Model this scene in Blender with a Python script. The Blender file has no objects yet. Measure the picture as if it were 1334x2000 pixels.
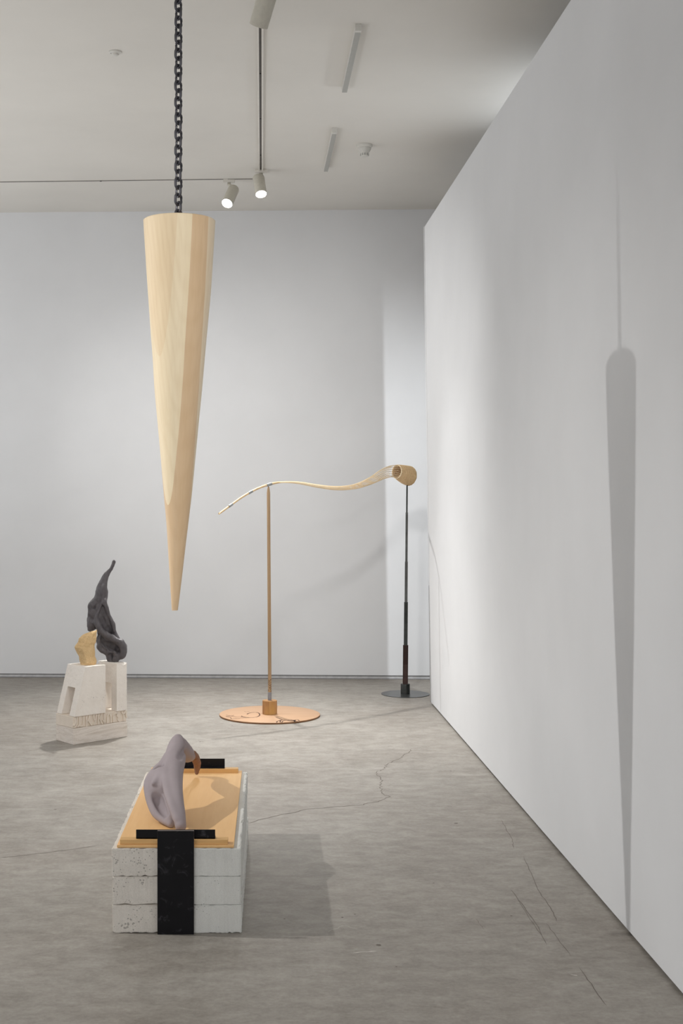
import bpy, bmesh, math, random
import numpy as np
from mathutils import Vector, Matrix, Quaternion, noise as mnoise

random.seed(7)
scn = bpy.context.scene
COL = scn.collection

# ------------------------------------------------------------------ camera
CX, CY, F, CH = 531.0, 966.0, 2500.0, 1.6      # principal point, focal length (px), camera height
cam_d = bpy.data.cameras.new('camera')
cam_d.sensor_fit = 'VERTICAL'
cam_d.sensor_height = 36.0
cam_d.lens = 36.0 * F / 2000.0
cam_d.shift_x = (667.0 - CX) / 2000.0
cam_d.shift_y = -(1000.0 - CY) / 2000.0
cam_d.clip_start = 0.05
cam = bpy.data.objects.new('camera', cam_d)
cam.location = (0, 0, CH)
cam.rotation_euler = (math.pi / 2, 0, 0)
COL.objects.link(cam)
scn.camera = cam

# ------------------------------------------------------------------ view, world, ambient light
scn.view_settings.view_transform = 'Standard'
scn.view_settings.look = 'None'
scn.view_settings.gamma = 1.0
scn.view_settings.use_curve_mapping = False
scn.view_settings.exposure = 0.13
scn.cycles.use_denoising = True
scn.cycles.max_bounces = 10
scn.cycles.diffuse_bounces = 7
scn.cycles.sample_clamp_indirect = 6.0
w = bpy.data.worlds.new('world')
scn.world = w
w.use_nodes = True
w.node_tree.nodes['Background'].inputs[0].default_value = (0.85, 0.9, 1.0, 1)
w.node_tree.nodes['Background'].inputs[1].default_value = 0.35

def area(name, loc, rot, sx, sy, power, col=(1, 1, 1)):
    d = bpy.data.lights.new(name, 'AREA')
    d.shape = 'RECTANGLE'; d.size = sx; d.size_y = sy
    d.energy = power; d.color = col
    o = bpy.data.objects.new(name, d)
    o.location = loc; o.rotation_euler = rot
    COL.objects.link(o)
    return o
# added ambient fill lights, out of view to the left of and behind the camera
area('fill_left', (-6.1, 8.0, 1.9), (0, -math.pi / 2, 0), 3.2, 6.0, 44, (0.93, 0.96, 1.0))
area('fill_up_left', (-3.4, 7.4, 1.0), (math.pi, 0, 0), 1.6, 4.4, 55, (0.96, 0.98, 1.0))  # added upward fill that brightens the ceiling
area('fill_behind', (-2.3, -2.5, 1.8), (math.pi / 2, 0, 0), 6.4, 2.8, 105, (0.97, 0.98, 1.0))
# lamps: name -> power etc. (the fixtures are built further down by track_spotlight)
K_KEY, K_A, K_B, K_C, K_D, K_W1, K_E, K_F = 420, 480, 180, 200, 380, 370, 60, 260

CEIL = 4.07

def P(px, py, Y):
    return Vector(((px - CX) / F * Y, Y, CH - (py - CY) / F * Y))
def Yat(py, z):
    return (CH - z) * F / (py - CY)

# ------------------------------------------------------------------ materials
def srgb(r, g, b):
    def f(c):
        c /= 255.0
        return c / 12.92 if c <= 0.04045 else ((c + 0.055) / 1.055) ** 2.4
    return (f(r), f(g), f(b), 1.0)

class MT:
    def __init__(s, name):
        s.m = bpy.data.materials.new(name); s.m.use_nodes = True
        s.t = s.m.node_tree; s.n = s.t.nodes; s.l = s.t.links
        s.b = s.n['Principled BSDF']
    def node(s, typ, **kw):
        n = s.n.new(typ)
        for k, v in kw.items(): setattr(n, k, v)
        return n
    def link(s, a, b): s.l.new(a, b)
    def coords(s, scale=(1, 1, 1), rot=(0, 0, 0), loc=(0, 0, 0)):
        tc = s.node('ShaderNodeTexCoord'); mp = s.node('ShaderNodeMapping')
        mp.inputs['Scale'].default_value = scale; mp.inputs['Rotation'].default_value = rot
        mp.inputs['Location'].default_value = loc
        s.link(tc.outputs['Object'], mp.inputs[0]); return mp.outputs[0]
    def noise(s, vec, scale, detail=4, rough=0.55, dist=0.0):
        n = s.node('ShaderNodeTexNoise'); n.inputs['Scale'].default_value = scale
        n.inputs['Detail'].default_value = detail; n.inputs['Roughness'].default_value = rough
        n.inputs['Distortion'].default_value = dist
        s.link(vec, n.inputs['Vector']); return n.outputs['Fac']
    def ramp(s, fac, stops, interp='LINEAR'):
        r = s.node('ShaderNodeValToRGB'); r.color_ramp.interpolation = interp
        e = r.color_ramp.elements
        while len(e) < len(stops): e.new(0.5)
        for i, (p, c) in enumerate(stops):
            e[i].position = p; e[i].color = c
        s.link(fac, r.inputs[0]); return r.outputs[0]
    def mix(s, fac, a, b, mode='MIX'):
        n = s.node('ShaderNodeMix', data_type='RGBA', blend_type=mode)
        if isinstance(fac, (int, float)): n.inputs[0].default_value = fac
        else: s.link(fac, n.inputs[0])
        for sock, v in ((n.inputs[6], a), (n.inputs[7], b)):
            if isinstance(v, tuple): sock.default_value = v
            else: s.link(v, sock)
        return n.outputs[2]
    def math(s, op, a, b=0.0, c=0.0):
        n = s.node('ShaderNodeMath', operation=op)
        for i, v in enumerate((a, b, c)):
            if isinstance(v, (int, float)): n.inputs[i].default_value = v
            else: s.link(v, n.inputs[i])
        return n.outputs[0]
    def bump(s, h, strength=0.3, dist=0.01):
        n = s.node('ShaderNodeBump'); n.inputs['Strength'].default_value = strength
        n.inputs['Distance'].default_value = dist
        s.link(h, n.inputs['Height']); s.link(n.outputs[0], s.b.inputs['Normal'])
    def base(s, c):
        if isinstance(c, tuple): s.b.inputs['Base Color'].default_value = c
        else: s.link(c, s.b.inputs['Base Color'])
    def rough(s, v, metal=0.0, spec=0.5):
        if isinstance(v, (int, float)): s.b.inputs['Roughness'].default_value = v
        else: s.link(v, s.b.inputs['Roughness'])
        s.b.inputs['Metallic'].default_value = metal
        s.b.inputs['Specular IOR Level'].default_value = spec

def mat_paint(name, col, amt=0.03, bump=0.05):
    m = MT(name); v = m.coords()
    n = m.noise(v, 1.3, 5)
    c2 = tuple(x * (1 - amt * 2) for x in col[:3]) + (1,)
    m.base(m.ramp(n, [(0.3, c2), (0.7, col)]))
    m.rough(0.8, spec=0.25)
    m.bump(m.noise(v, 140, 2), bump, 0.002)
    return m.m

def mat_plain(name, col, rough=0.5, metal=0.0, var=0.12, scale=25, bump=0.1, spec=0.5):
    m = MT(name); v = m.coords()
    n = m.noise(v, scale, 5)
    lo = tuple(max(0, x * (1 - var)) for x in col[:3]) + (1,)
    hi = tuple(min(1, x * (1 + var)) for x in col[:3]) + (1,)
    m.base(m.ramp(n, [(0.3, lo), (0.7, hi)]))
    m.rough(rough, metal, spec)
    if bump: m.bump(n, bump, 0.003)
    return m.m

def mat_wood(name, c1, c2, scale=(30, 30, 1.5), rot=(0, 0, 0), rough=0.55, contrast=0.35, c3=None):
    m = MT(name); v = m.coords(scale, rot)
    n1 = m.noise(v, 1.0, 6, 0.6, 0.6)
    n2 = m.noise(m.coords((scale[0] * 5, scale[1] * 5, scale[2] * 3), rot), 1.0, 3)
    c = m.ramp(n1, [(0.5 - contrast / 2, c1), (0.5 + contrast / 2, c2)])
    c = m.mix(0.25, c, m.ramp(n2, [(0.35, c1), (0.65, c2)]))
    if c3:
        n3 = m.noise(m.coords((6, 6, 3)), 1.0, 2)
        c = m.mix(m.ramp(n3, [(0.5, (0, 0, 0, 1)), (0.7, (1, 1, 1, 1))]), c, c3)
    m.base(c); m.rough(rough, spec=0.35); m.bump(n2, 0.08, 0.002)
    return m.m

def mat_concrete_block(name, light, dark, pit_scale=55, pit_amt=0.5, streak=0.0):
    m = MT(name); v = m.coords()
    n = m.noise(v, 6, 8, 0.65)
    c = m.ramp(n, [(0.3, dark), (0.7, light)])
    if streak:
        ns = m.noise(m.coords((60, 60, 3)), 1.0, 3)
        c = m.mix(streak, c, m.ramp(ns, [(0.35, dark), (0.65, light)]))
    vo = m.node('ShaderNodeTexVoronoi'); vo.inputs['Scale'].default_value = pit_scale
    vo.inputs['Randomness'].default_value = 1.0
    m.link(v, vo.inputs['Vector'])
    n2 = m.noise(v, 9, 3)
    # sparse pits: voronoi distance small where a second noise is high
    thr = m.math('MULTIPLY', m.math('MAXIMUM', m.math('SUBTRACT', n2, 0.42), 0.0), 2.2 * pit_amt)
    pit = m.math('LESS_THAN', vo.outputs['Distance'], thr)
    fine = m.noise(v, 260, 3)
    pc = tuple(x * 0.35 for x in dark[:3]) + (1,)
    c = m.mix(m.math('MULTIPLY', pit, 0.85), c, pc)
    c = m.mix(0.35, c, m.ramp(fine, [(0.35, dark), (0.6, light)]))
    m.base(c); m.rough(0.9, spec=0.2)
    h = m.math('SUBTRACT', m.math('MULTIPLY', fine, 0.3), pit)
    m.bump(h, 0.5, 0.004)
    return m.m

def mat_floor():
    m = MT('polished_concrete'); v = m.coords()
    a = m.noise(v, 0.8, 4, 0.6, 0.5)
    b = m.noise(m.coords((1.0, 1.4, 1)), 1.6, 8, 0.68, 0.4)
    c_ = m.noise(m.coords((1, 1.6, 1)), 9.0, 8, 0.7, 0.3)
    d = m.noise(v, 60, 5, 0.7)
    c = m.ramp(a, [(0.36, srgb(138, 128, 117)), (0.66, srgb(162, 160, 153))])
    c = m.mix(0.62, c, m.ramp(b, [(0.40, srgb(124, 117, 108)), (0.64, srgb(174, 170, 163))]))
    c = m.mix(0.40, c, m.ramp(c_, [(0.38, srgb(114, 108, 100)), (0.64, srgb(180, 175, 168))]))
    c = m.mix(0.25, c, m.ramp(d, [(0.32, srgb(116, 109, 102)), (0.68, srgb(172, 167, 160))]))
    # faint pale scuffs
    s = m.noise(m.coords((3, 14, 1), (0, 0, 0.25)), 2.0, 6, 0.7, 1.0)
    c = m.mix(m.ramp(s, [(0.66, (0, 0, 0, 1)), (0.82, (0.35, 0.35, 0.35, 1))]), c, srgb(186, 182, 178))
    vo = m.node('ShaderNodeTexVoronoi'); vo.inputs['Scale'].default_value = 3.2
    m.link(v, vo.inputs['Vector'])
    c = m.mix(m.math('LESS_THAN', vo.outputs['Distance'], 0.018), c, srgb(72, 64, 59))
    m.base(c)
    m.rough(m.ramp(b, [(0.3, (0.42, 0.42, 0.42, 1)), (0.7, (0.62, 0.62, 0.62, 1))]), spec=0.35)
    m.bump(d, 0.06, 0.002)
    return m.m

def mat_emit(name, col, strength):
    m = MT(name)
    m.b.inputs['Emission Color'].default_value = col
    m.b.inputs['Emission Strength'].default_value = strength
    m.base(col)
    return m.m

def mat_spike():
    """laminated timber: planks glued on parallel planes through the cone"""
    m = MT('laminated_timber')
    tc = m.node('ShaderNodeTexCoord'); sp = m.node('ShaderNodeSeparateXYZ')
    m.link(tc.outputs['Object'], sp.inputs[0])
    X, Y, Z = sp.outputs
    d = m.math('ADD', m.math('MULTIPLY', X, -0.67), m.math('MULTIPLY', Y, -0.742))
    e = m.math('ADD', m.math('MULTIPLY', X, 0.742), m.math('MULTIPLY', Y, -0.67))
    wob = m.math('MULTIPLY', m.math('SUBTRACT', m.noise(m.coords((1, 1, 1.3)), 1.0, 2), 0.5), 0.006)
    d = m.math('ADD', d, wob)
    f = m.math('MULTIPLY_ADD', d, 3.0, 0.5)          # -0.166..0.166 m -> 0..1
    def t(x): return x * 3.0 + 0.5
    col = m.ramp(f, [(0.0, srgb(250, 234, 206)), (t(-0.2), srgb(246, 228, 200)), (t(-0.0215), srgb(233, 203, 165)),
                     (t(0.0516), srgb(252, 234, 200)), (t(0.0966), srgb(248, 226, 190))], 'CONSTANT')
    # annual rings: distance from a pith lying outside each plank, slightly tilted against the axis
    px = m.math('ADD', e, m.math('MULTIPLY', Z, 0.045))
    px = m.math('ADD', px, 0.03)
    py = m.math('ADD', m.math('MULTIPLY', m.math('FRACT', m.math('MULTIPLY', d, 13.0)), 0.08), 0.03)
    rr = m.math('SQRT', m.math('ADD', m.math('MULTIPLY', px, px), m.math('MULTIPLY', py, py)))
    nz = m.noise(m.coords((6, 6, 0.9)), 1.0, 4)
    ph = m.math('ADD', m.math('MULTIPLY', rr, 430.0), m.math('MULTIPLY', nz, 16.0))
    ring = m.math('MULTIPLY_ADD', m.math('SINE', ph), 0.5, 0.5)
    ring = m.math('POWER', ring, 2.2)
    dark = m.mix(1.0, col, (0.80, 0.72, 0.62, 1), 'MULTIPLY')
    col = m.mix(m.math('MULTIPLY', ring, 0.14), col, dark)
    st = m.noise(m.coords((75, 75, 1.2)), 1.0, 4, 0.6)
    col = m.mix(m.math('MULTIPLY', m.ramp(st, [(0.4, (0, 0, 0, 1)), (0.7, (1, 1, 1, 1))]), 0.25), col, dark)
    bl = m.noise(m.coords((9, 9, 2.2), (0, 0, 0), (3, 1, 0)), 1.0, 3)
    col = m.mix(m.math('MULTIPLY', m.ramp(bl, [(0.5, (0, 0, 0, 1)), (0.75, (1, 1, 1, 1))]), 0.3), col, dark)
    m.base(col); m.rough(0.5, spec=0.35)
    m.bump(st, 0.04, 0.002)
    return m.m

M = {}
M['wall'] = mat_paint('white_wall_paint', srgb(226, 227, 229))
M['ceiling'] = mat_paint('ceiling_paint', srgb(224, 221, 215))
M['floor'] = mat_floor()
M['crack'] = mat_plain('crack_dark', srgb(112, 104, 97), 0.9)
M['scuff'] = mat_plain('scuff_pale', srgb(205, 200, 194), 0.8)
M['gap'] = mat_plain('shadow_gap', srgb(60, 60, 62), 0.8)
M['gap_grey'] = mat_plain('grey_gap', srgb(132, 132, 134), 0.8)
M['trim'] = mat_plain('grey_trim', srgb(205, 205, 206), 0.5, 0)
M['spike'] = mat_spike()
M['spike_end'] = mat_wood('end_grain', srgb(130, 98, 66), srgb(150, 115, 80))
M['steel'] = mat_plain('dark_steel_chain', srgb(86, 85, 90), 0.42, 0.75, 0.25, 90, 0.2)
M['white_metal'] = mat_plain('white_metal', srgb(214, 210, 202), 0.45, 0.0, 0.04, 30, 0.03)
M['lamp_body'] = mat_plain('lamp_body_grey', srgb(196, 192, 180), 0.4, 0.0, 0.05, 50, 0.05)
M['slot'] = mat_plain('track_slot', srgb(92, 88, 84), 0.6)
M['black'] = mat_plain('black_plastic', srgb(20, 20, 20), 0.5)
M['glow'] = mat_emit('lamp_glow', (1.0, 0.97, 0.92, 1), 14.0)
M['plastic'] = mat_plain('white_plastic', srgb(212, 210, 204), 0.5, 0, 0.03, 40, 0.02)
M['diffuser'] = mat_plain('grey_diffuser', srgb(168, 168, 163), 0.5, 0, 0.03, 40, 0.02)

# ------------------------------------------------------------------ mesh helpers
def link(name, me, parent=None, mats=(), smooth=False):
    for m in mats: me.materials.append(m)
    if smooth:
        me.shade_smooth()
    o = bpy.data.objects.new(name, me); COL.objects.link(o)
    if parent: o.parent = parent
    return o
def from_bm(name, bm, mat, parent=None, smooth=False):
    me = bpy.data.meshes.new(name)
    bmesh.ops.recalc_face_normals(bm, faces=bm.faces)
    bm.to_mesh(me); bm.free()
    return link(name, me, parent, mat if isinstance(mat, (list, tuple)) else [mat], smooth)
def thing(name, label, cat, loc=(0, 0, 0), group=None, rz=0):
    o = bpy.data.objects.new(name, None); COL.objects.link(o)
    o.empty_display_size = 0.05
    o.location = loc; o.rotation_euler = (0, 0, rz)
    tag(o, label, cat, group); return o
def tag(o, label, cat, group=None):
    o['label'] = label; o['category'] = cat
    if group: o['group'] = group
    return o
def struct(o):
    o['kind'] = 'structure'; return o
def bm_box(bm, x0, x1, y0, y1, z0, z1, bev=0.0, mi=0, seg=2):
    b = bmesh.new()
    bmesh.ops.create_cube(b, size=1.0)
    for v in b.verts:
        v.co = Vector((x0 + (v.co.x + .5) * (x1 - x0), y0 + (v.co.y + .5) * (y1 - y0), z0 + (v.co.z + .5) * (z1 - z0)))
    if bev:
        bmesh.ops.bevel(b, geom=b.edges[:], offset=bev, segments=seg, affect='EDGES', profile=0.5)
    for f in b.faces: f.material_index = mi
    me = bpy.data.meshes.new('tmp'); b.to_mesh(me); b.free()
    bm.from_mesh(me); bpy.data.meshes.remove(me)
def box(name, x0, x1, y0, y1, z0, z1, mat, parent=None, bev=0.0):
    bm = bmesh.new(); bm_box(bm, x0, x1, y0, y1, z0, z1, bev)
    return from_bm(name, bm, mat, parent)
def frame_of(t):
    t = t.normalized()
    up = Vector((0, 0, 1)) if abs(t.z) < 0.9 else Vector((0, 1, 0))
    a = t.cross(up).normalized(); b = a.cross(t).normalized()
    return a, b
def bm_tube(bm, pts, rad, seg=12, closed=False, caps=True, mi=0):
    pts = [Vector(p) for p in pts]; n = len(pts)
    if isinstance(rad, (int, float)): rad = [rad] * n
    rings = []; pa = None
    for i, p in enumerate(pts):
        if closed: t = pts[(i + 1) % n] - pts[i - 1]
        else: t = pts[min(i + 1, n - 1)] - pts[max(i - 1, 0)]
        t = t.normalized()
        if pa is None: a, b = frame_of(t)
        else:
            a = (pa - t * pa.dot(t))
            if a.length < 1e-6: a, b = frame_of(t)
            a.normalize(); b = t.cross(a).normalized()
        pa = a
        rings.append([bm.verts.new(p + (a * math.cos(2 * math.pi * k / seg) + b * math.sin(2 * math.pi * k / seg)) * rad[i]) for k in range(seg)])
    m = n if closed else n - 1
    for i in range(m):
        r0, r1 = rings[i], rings[(i + 1) % n]
        for k in range(seg):
            f = bm.faces.new((r0[k], r0[(k + 1) % seg], r1[(k + 1) % seg], r1[k])); f.material_index = mi; f.smooth = True
    if caps and not closed:
        for r in (rings[0], rings[-1]):
            f = bm.faces.new(r); f.material_index = mi
def bm_lathe(bm, prof, seg=48, M4=None, mi=0, smooth=True):
    """prof: list of (r, z); r==0 gives a pole"""
    rings = []
    for r, z in prof:
        if r < 1e-6: rings.append([bm.verts.new((0, 0, z))])
        else: rings.append([bm.verts.new((r * math.cos(2 * math.pi * k / seg), r * math.sin(2 * math.pi * k / seg), z)) for k in range(seg)])
    for a, b in zip(rings, rings[1:]):
        for k in range(seg):
            k2 = (k + 1) % seg
            if len(a) == 1 and len(b) == 1: continue
            if len(a) == 1: f = bm.faces.new((a[0], b[k], b[k2]))
            elif len(b) == 1: f = bm.faces.new((a[k], a[k2], b[0]))
            else: f = bm.faces.new((a[k], a[k2], b[k2], b[k]))
            f.material_index = mi; f.smooth = smooth
    if M4 is not None:
        for r in rings:
            for v in r: v.co = M4 @ v.co
def lathe(name, prof, mat, parent=None, seg=48, M4=None, smooth=True):
    bm = bmesh.new(); bm_lathe(bm, prof, seg, M4, 0, smooth)
    o = from_bm(name, bm, mat, parent)
    if smooth:
        me = o.data
        me.set_sharp_from_angle(angle=math.radians(38))
    return o
def tube(name, pts, rad, mat, parent=None, seg=12, closed=False):
    bm = bmesh.new(); bm_tube(bm, pts, rad, seg, closed)
    o = from_bm(name, bm, mat, parent)
    o.data.set_sharp_from_angle(angle=math.radians(50)); return o
def spline(pts, n):
    """Catmull-Rom through tuples of any length"""
    pts = [np.array(p, float) for p in pts]
    out = []
    seglen = [np.linalg.norm(pts[i + 1] - pts[i]) for i in range(len(pts) - 1)]
    tot = sum(seglen)
    for i in range(len(pts) - 1):
        p0 = pts[max(i - 1, 0)]; p1 = pts[i]; p2 = pts[i + 1]; p3 = pts[min(i + 2, len(pts) - 1)]
        k = max(2, int(round(n * seglen[i] / tot)))
        for j in range(k):
            t = j / k
            out.append(0.5 * ((2 * p1) + (-p0 + p2) * t + (2 * p0 - 5 * p1 + 4 * p2 - p3) * t * t + (-p0 + 3 * p1 - 3 * p2 + p3) * t ** 3))
    out.append(pts[-1]); return out

# ------------------------------------------------------------------ signed-distance modelling (for carved forms)
class Field:
    def __init__(s, lo, hi, h):
        s.lo = np.array(lo, float); s.h = h
        s.n = np.ceil((np.array(hi) - s.lo) / h).astype(int) + 1
        ax = [s.lo[i] + np.arange(s.n[i]) * h for i in range(3)]
        s.X, s.Y, s.Z = np.meshgrid(*ax, indexing='ij')
        s.X = s.X.astype(np.float32); s.Y = s.Y.astype(np.float32); s.Z = s.Z.astype(np.float32)
        s.D = np.full(s.X.shape, 10.0, np.float32)
    def _chain(s, pts, flat):
        """pts: (x,y,z,r); flat: depth squash along y per chain"""
        best = None
        for a, b in zip(pts[:-1], pts[1:]):
            a = np.array(a, float); b = np.array(b, float)
            pa = (s.X - a[0], (s.Y - a[1]) / flat, s.Z - a[2])
            ba = b[:3] - a[:3]; ba = np.array([ba[0], ba[1] / flat, ba[2]])
            L = float(ba @ ba) + 1e-12
            t = np.clip((pa[0] * ba[0] + pa[1] * ba[1] + pa[2] * ba[2]) / L, 0, 1)
            d = np.sqrt((pa[0] - t * ba[0]) ** 2 + (pa[1] - t * ba[1]) ** 2 + (pa[2] - t * ba[2]) ** 2) - (a[3] + (b[3] - a[3]) * t)
            best = d if best is None else np.minimum(best, d)
        return best * min(1.0, flat) if flat < 1 else best
    def add(s, pts, k=0.01, flat=1.0, n=None):
        if n: pts = spline(pts, n)
        d = s._chain(pts, flat)
        hh = np.clip(0.5 + 0.5 * (s.D - d) / k, 0, 1)
        s.D = (s.D * (1 - hh) + d * hh - k * hh * (1 - hh)).astype(np.float32)
    def sub(s, pts, k=0.01, flat=1.0, n=None):
        if n: pts = spline(pts, n)
        d = -s._chain(pts, flat)
        hh = np.clip(0.5 - 0.5 * (s.D - d) / k, 0, 1)
        s.D = (s.D * (1 - hh) + d * hh + k * hh * (1 - hh)).astype(np.float32)
    def cut_below(s, z):
        s.D = np.maximum(s.D, z - s.Z)
    def lumps(s, amp, freq, seed=0):
        g = np.random.RandomState(seed)
        acc = np.zeros_like(s.D)
        for o in range(3):
            for _ in range(7):
                d = g.normal(size=3); d /= np.linalg.norm(d); d[2] *= 0.55
                f = freq * (1.9 ** o) * g.uniform(0.7, 1.3)
                acc += np.sin((s.X * d[0] + s.Y * d[1] + s.Z * d[2]) * f * 6.283 + g.uniform(0, 6.28)).astype(np.float32) * (0.5 ** o) / 2.6
        s.D = s.D + amp * acc
    def mesh(s, name):
        D = s.D; n = D.shape
        c = D < 0
        off = [(i, j, k) for i in (0, 1) for j in (0, 1) for k in (0, 1)]
        def sl(o): return tuple(slice(o[a], n[a] - 1 + o[a]) for a in range(3))
        cnt = sum(c[sl(o)].astype(np.int8) for o in off)
        act = (cnt > 0) & (cnt < 8)
        idx = np.argwhere(act); ids = -np.ones(act.shape, np.int64); ids[act] = np.arange(len(idx))
        acc = np.zeros((len(idx), 3)); num = np.zeros(len(idx))
        for o in off:
            for a in range(3):
                if o[a]: continue
                o2 = list(o); o2[a] = 1
                i0 = idx + np.array(o); i1 = idx + np.array(o2)
                v0 = D[tuple(i0.T)]; v1 = D[tuple(i1.T)]
                m = (v0 < 0) != (v1 < 0)
                t = np.where(m, v0 / np.where(m, v0 - v1, 1), 0)
                p = np.tile(np.array(o, float), (len(idx), 1)); p[:, a] = t
                acc[m] += p[m]; num[m] += 1
        V = s.lo + (idx + acc / num[:, None]) * s.h
        quads = []
        for a in range(3):
            b, d_ = (a + 1) % 3, (a + 2) % 3
            s0 = [slice(1, n[q] - 1) for q in range(3)]; s1 = list(s0)
            s0[a] = slice(0, n[a] - 1); s1[a] = slice(1, n[a])
            e = np.argwhere(c[tuple(s0)] != c[tuple(s1)])
            if not len(e): continue
            base = e.copy()
            for q in range(3):
                if q != a: base[:, q] += 1
            inside = c[tuple(base.T)]
            def cell(db, dd):
                q = base.copy(); q[:, b] -= db; q[:, d_] -= dd
                return ids[tuple(q.T)]
            Q = np.stack([cell(1, 1), cell(0, 1), cell(0, 0), cell(1, 0)], 1)
            Q[~inside] = Q[~inside][:, ::-1]
            quads.append(Q)
        Q = np.concatenate(quads); Q = Q[(Q >= 0).all(1)]
        me = bpy.data.meshes.new(name)
        me.from_pydata(V.tolist(), [], Q.tolist())
        me.update(); return me

# ================================================================== THE SETTING
XL, XR, YB = -6.2, 5.2, -2.6
def wall_y(x):      # back wall, turned by about a degree and a half
    return 11.10 + (0.75 - x) * 0.035
# floor, with the hairline cracks let into it
bm = bmesh.new()
bm_box(bm, XL - .3, XR + .3, YB - .3, 11.9, -0.12, 0.0)
def floor_line(pix, wid, mi, jit=0.0, sub=5):
    pts = []
    for (px, py) in pix:
        Y = Yat(py, 0); pts.append(Vector(((px - CX) / F * Y, Y, 0)))
    fine = []
    for a, b in zip(pts, pts[1:]):
        for j in range(sub):
            q = a.lerp(b, j / sub); q.x += random.uniform(-jit, jit); q.y += random.uniform(-jit, jit); fine.append(q)
    fine.append(pts[-1])
    vs = []
    for i, p in enumerate(fine):
        t = (fine[min(i + 1, len(fine) - 1)] - fine[max(i - 1, 0)]).normalized()
        nrm = Vector((-t.y, t.x, 0)); wv = wid * random.uniform(0.5, 1.2)
        if i in (0, len(fine) - 1): wv *= 0.2
        vs.append((bm.verts.new(p + nrm * wv / 2 + Vector((0, 0, .0006))), bm.verts.new(p - nrm * wv / 2 + Vector((0, 0, .0006)))))
    for (a, b), (c, d) in zip(vs, vs[1:]):
        f = bm.faces.new((a, b, d, c)); f.material_index = mi
floor_line([(481, 1608), (535, 1595), (590, 1582), (650, 1576), (700, 1573), (735, 1566), (762, 1557), (748, 1549), (743, 1538), (746, 1527), (738, 1515), (738, 1508), (752, 1500), (755, 1493), (778, 1483), (790, 1475), (805, 1462)], .0045, 1, .010, 6)
floor_line([(0, 1675), (50, 1670), (110, 1663), (190, 1652)], .0040, 1, .006)
floor_line([(978, 1600), (990, 1622), (1000, 1640), (1004, 1657)], .0030, 1, .003)
floor_line([(1023, 1673), (1036, 1705), (1055, 1745), (1075, 1772), (1087, 1800)], .0032, 1, .003)
floor_line([(998, 1738), (1024, 1772), (1052, 1812), (1068, 1846)], .0026, 1, .002)
floor_line([(1010, 1755), (1035, 1795), (1060, 1830)], .0018, 1, .002)
floor_line([(1066, 1803), (1090, 1834), (1115, 1868)], .0026, 1, .003)
floor_line([(1130, 1890), (1160, 1930), (1185, 1965)], .0026, 1, .003)
floor_line([(930, 1795), (940, 1808), (946, 1816)], .0016, 1, .003)
floor_line([(690, 1861), (735, 1858)], .007, 2, .004)
floor_line([(1114, 1903), (1128, 1906)], .006, 2, .001)
floor_line([(640, 1820), (670, 1808), (700, 1815)], .002, 2, .004)
for (px, py, s) in [(391, 1449, .010), (891, 1608, .012), (693, 1786, .006), (847, 1725, .006), (740, 1846, .014), (108, 1581, .008), (556, 1795, .006), (999, 1789, .007), (774, 1888, .005), (396, 1449, .006)]:
    Y = Yat(py, 0); x = (px - CX) / F * Y
    vs = [bm.verts.new((x + s * .9 * math.cos(a) * random.uniform(.6, 1.2), Y + s * .7 * math.sin(a), .0007)) for a in [k * math.pi / 3 for k in range(6)]]
    f = bm.faces.new(vs); f.material_index = 1
struct(from_bm('floor', bm, [M['floor'], M['crack'], M['scuff']]))
struct(box('ceiling', XL - .3, XR + .3, YB - .3, 11.9, CEIL, CEIL + .12, M['ceiling']))

# back wall with its recessed skirting gap
bm = bmesh.new()
def slab(bm, z0, z1, off, mi, th=0.2):
    xs = (XL - .2, XR + .2)
    v = []
    for z in (z0, z1):
        for x in xs:
            v.append(bm.verts.new((x, wall_y(x) + off, z)))
        for x in reversed(xs):
            v.append(bm.verts.new((x, wall_y(x) + off + th, z)))
    for q in ((0, 1, 2, 3), (7, 6, 5, 4), (0, 4, 5, 1), (1, 5, 6, 2), (2, 6, 7, 3), (3, 7, 4, 0)):
        f = bm.faces.new([v[i] for i in q]); f.material_index = mi
slab(bm, 0.034, CEIL, 0, 0)
struct(from_bm('wall_back', bm, M['wall']))
bm = bmesh.new(); slab(bm, 0.0, 0.0335, 0.012, 0, 0.15)
slab(bm, 0.026, 0.0338, 0.003, 1, 0.02)
slab(bm, 0.0, 0.006, 0.004, 1, 0.02)
struct(from_bm('baseboard_back', bm, [M['trim'], M['gap_grey']]))
struct(box('wall_left', XL - .2, XL, YB - .2, 11.6, 0, CEIL, M['wall']))
struct(box('wall_front', XL, XR, YB - .2, YB, 0, CEIL, M['wall']))
struct(box('wall_far_right', XR, XR + .2, YB - .2, 11.3, 0, CEIL, M['wall']))

# free-standing partition on the right, slightly out of plumb
PH = 3.646
def part_x(Y): return 1.217 + (9.78 - Y) * 0.0158
def lean(z): return -0.0508 * z / PH
def partition(bm, z0, z1, inset, y0, y1, th, mi=0):
    v = []
    for z in (z0, z1):
        for (x, y) in ((part_x(y0) + inset, y0), (part_x(y0) + th, y0), (part_x(y1) + th, y1 - inset), (part_x(y1) + inset, y1 - inset)):
            v.append(bm.verts.new((x + lean(z), y, z)))
    for q in ((3, 2, 1, 0), (4, 5, 6, 7), (0, 1, 5, 4), (1, 2, 6, 5), (2, 3, 7, 6), (3, 0, 4, 7)):
        f = bm.faces.new([v[i] for i in q]); f.material_index = mi
bm = bmesh.new()
partition(bm, 0.014, PH, 0, -1.2, 9.78, 0.20)
bmesh.ops.bevel(bm, geom=[e for e in bm.edges if abs((e.verts[0].co - e.verts[1].co).normalized().z) > .9], offset=.006, segments=3, affect='EDGES')
struct(from_bm('wall_right', bm, M['wall']))
bm = bmesh.new(); partition(bm, 0.0, 0.02, 0.012, -1.2, 9.78, 0.18)
struct(from_bm('baseboard_right', bm, M['gap']))
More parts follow.
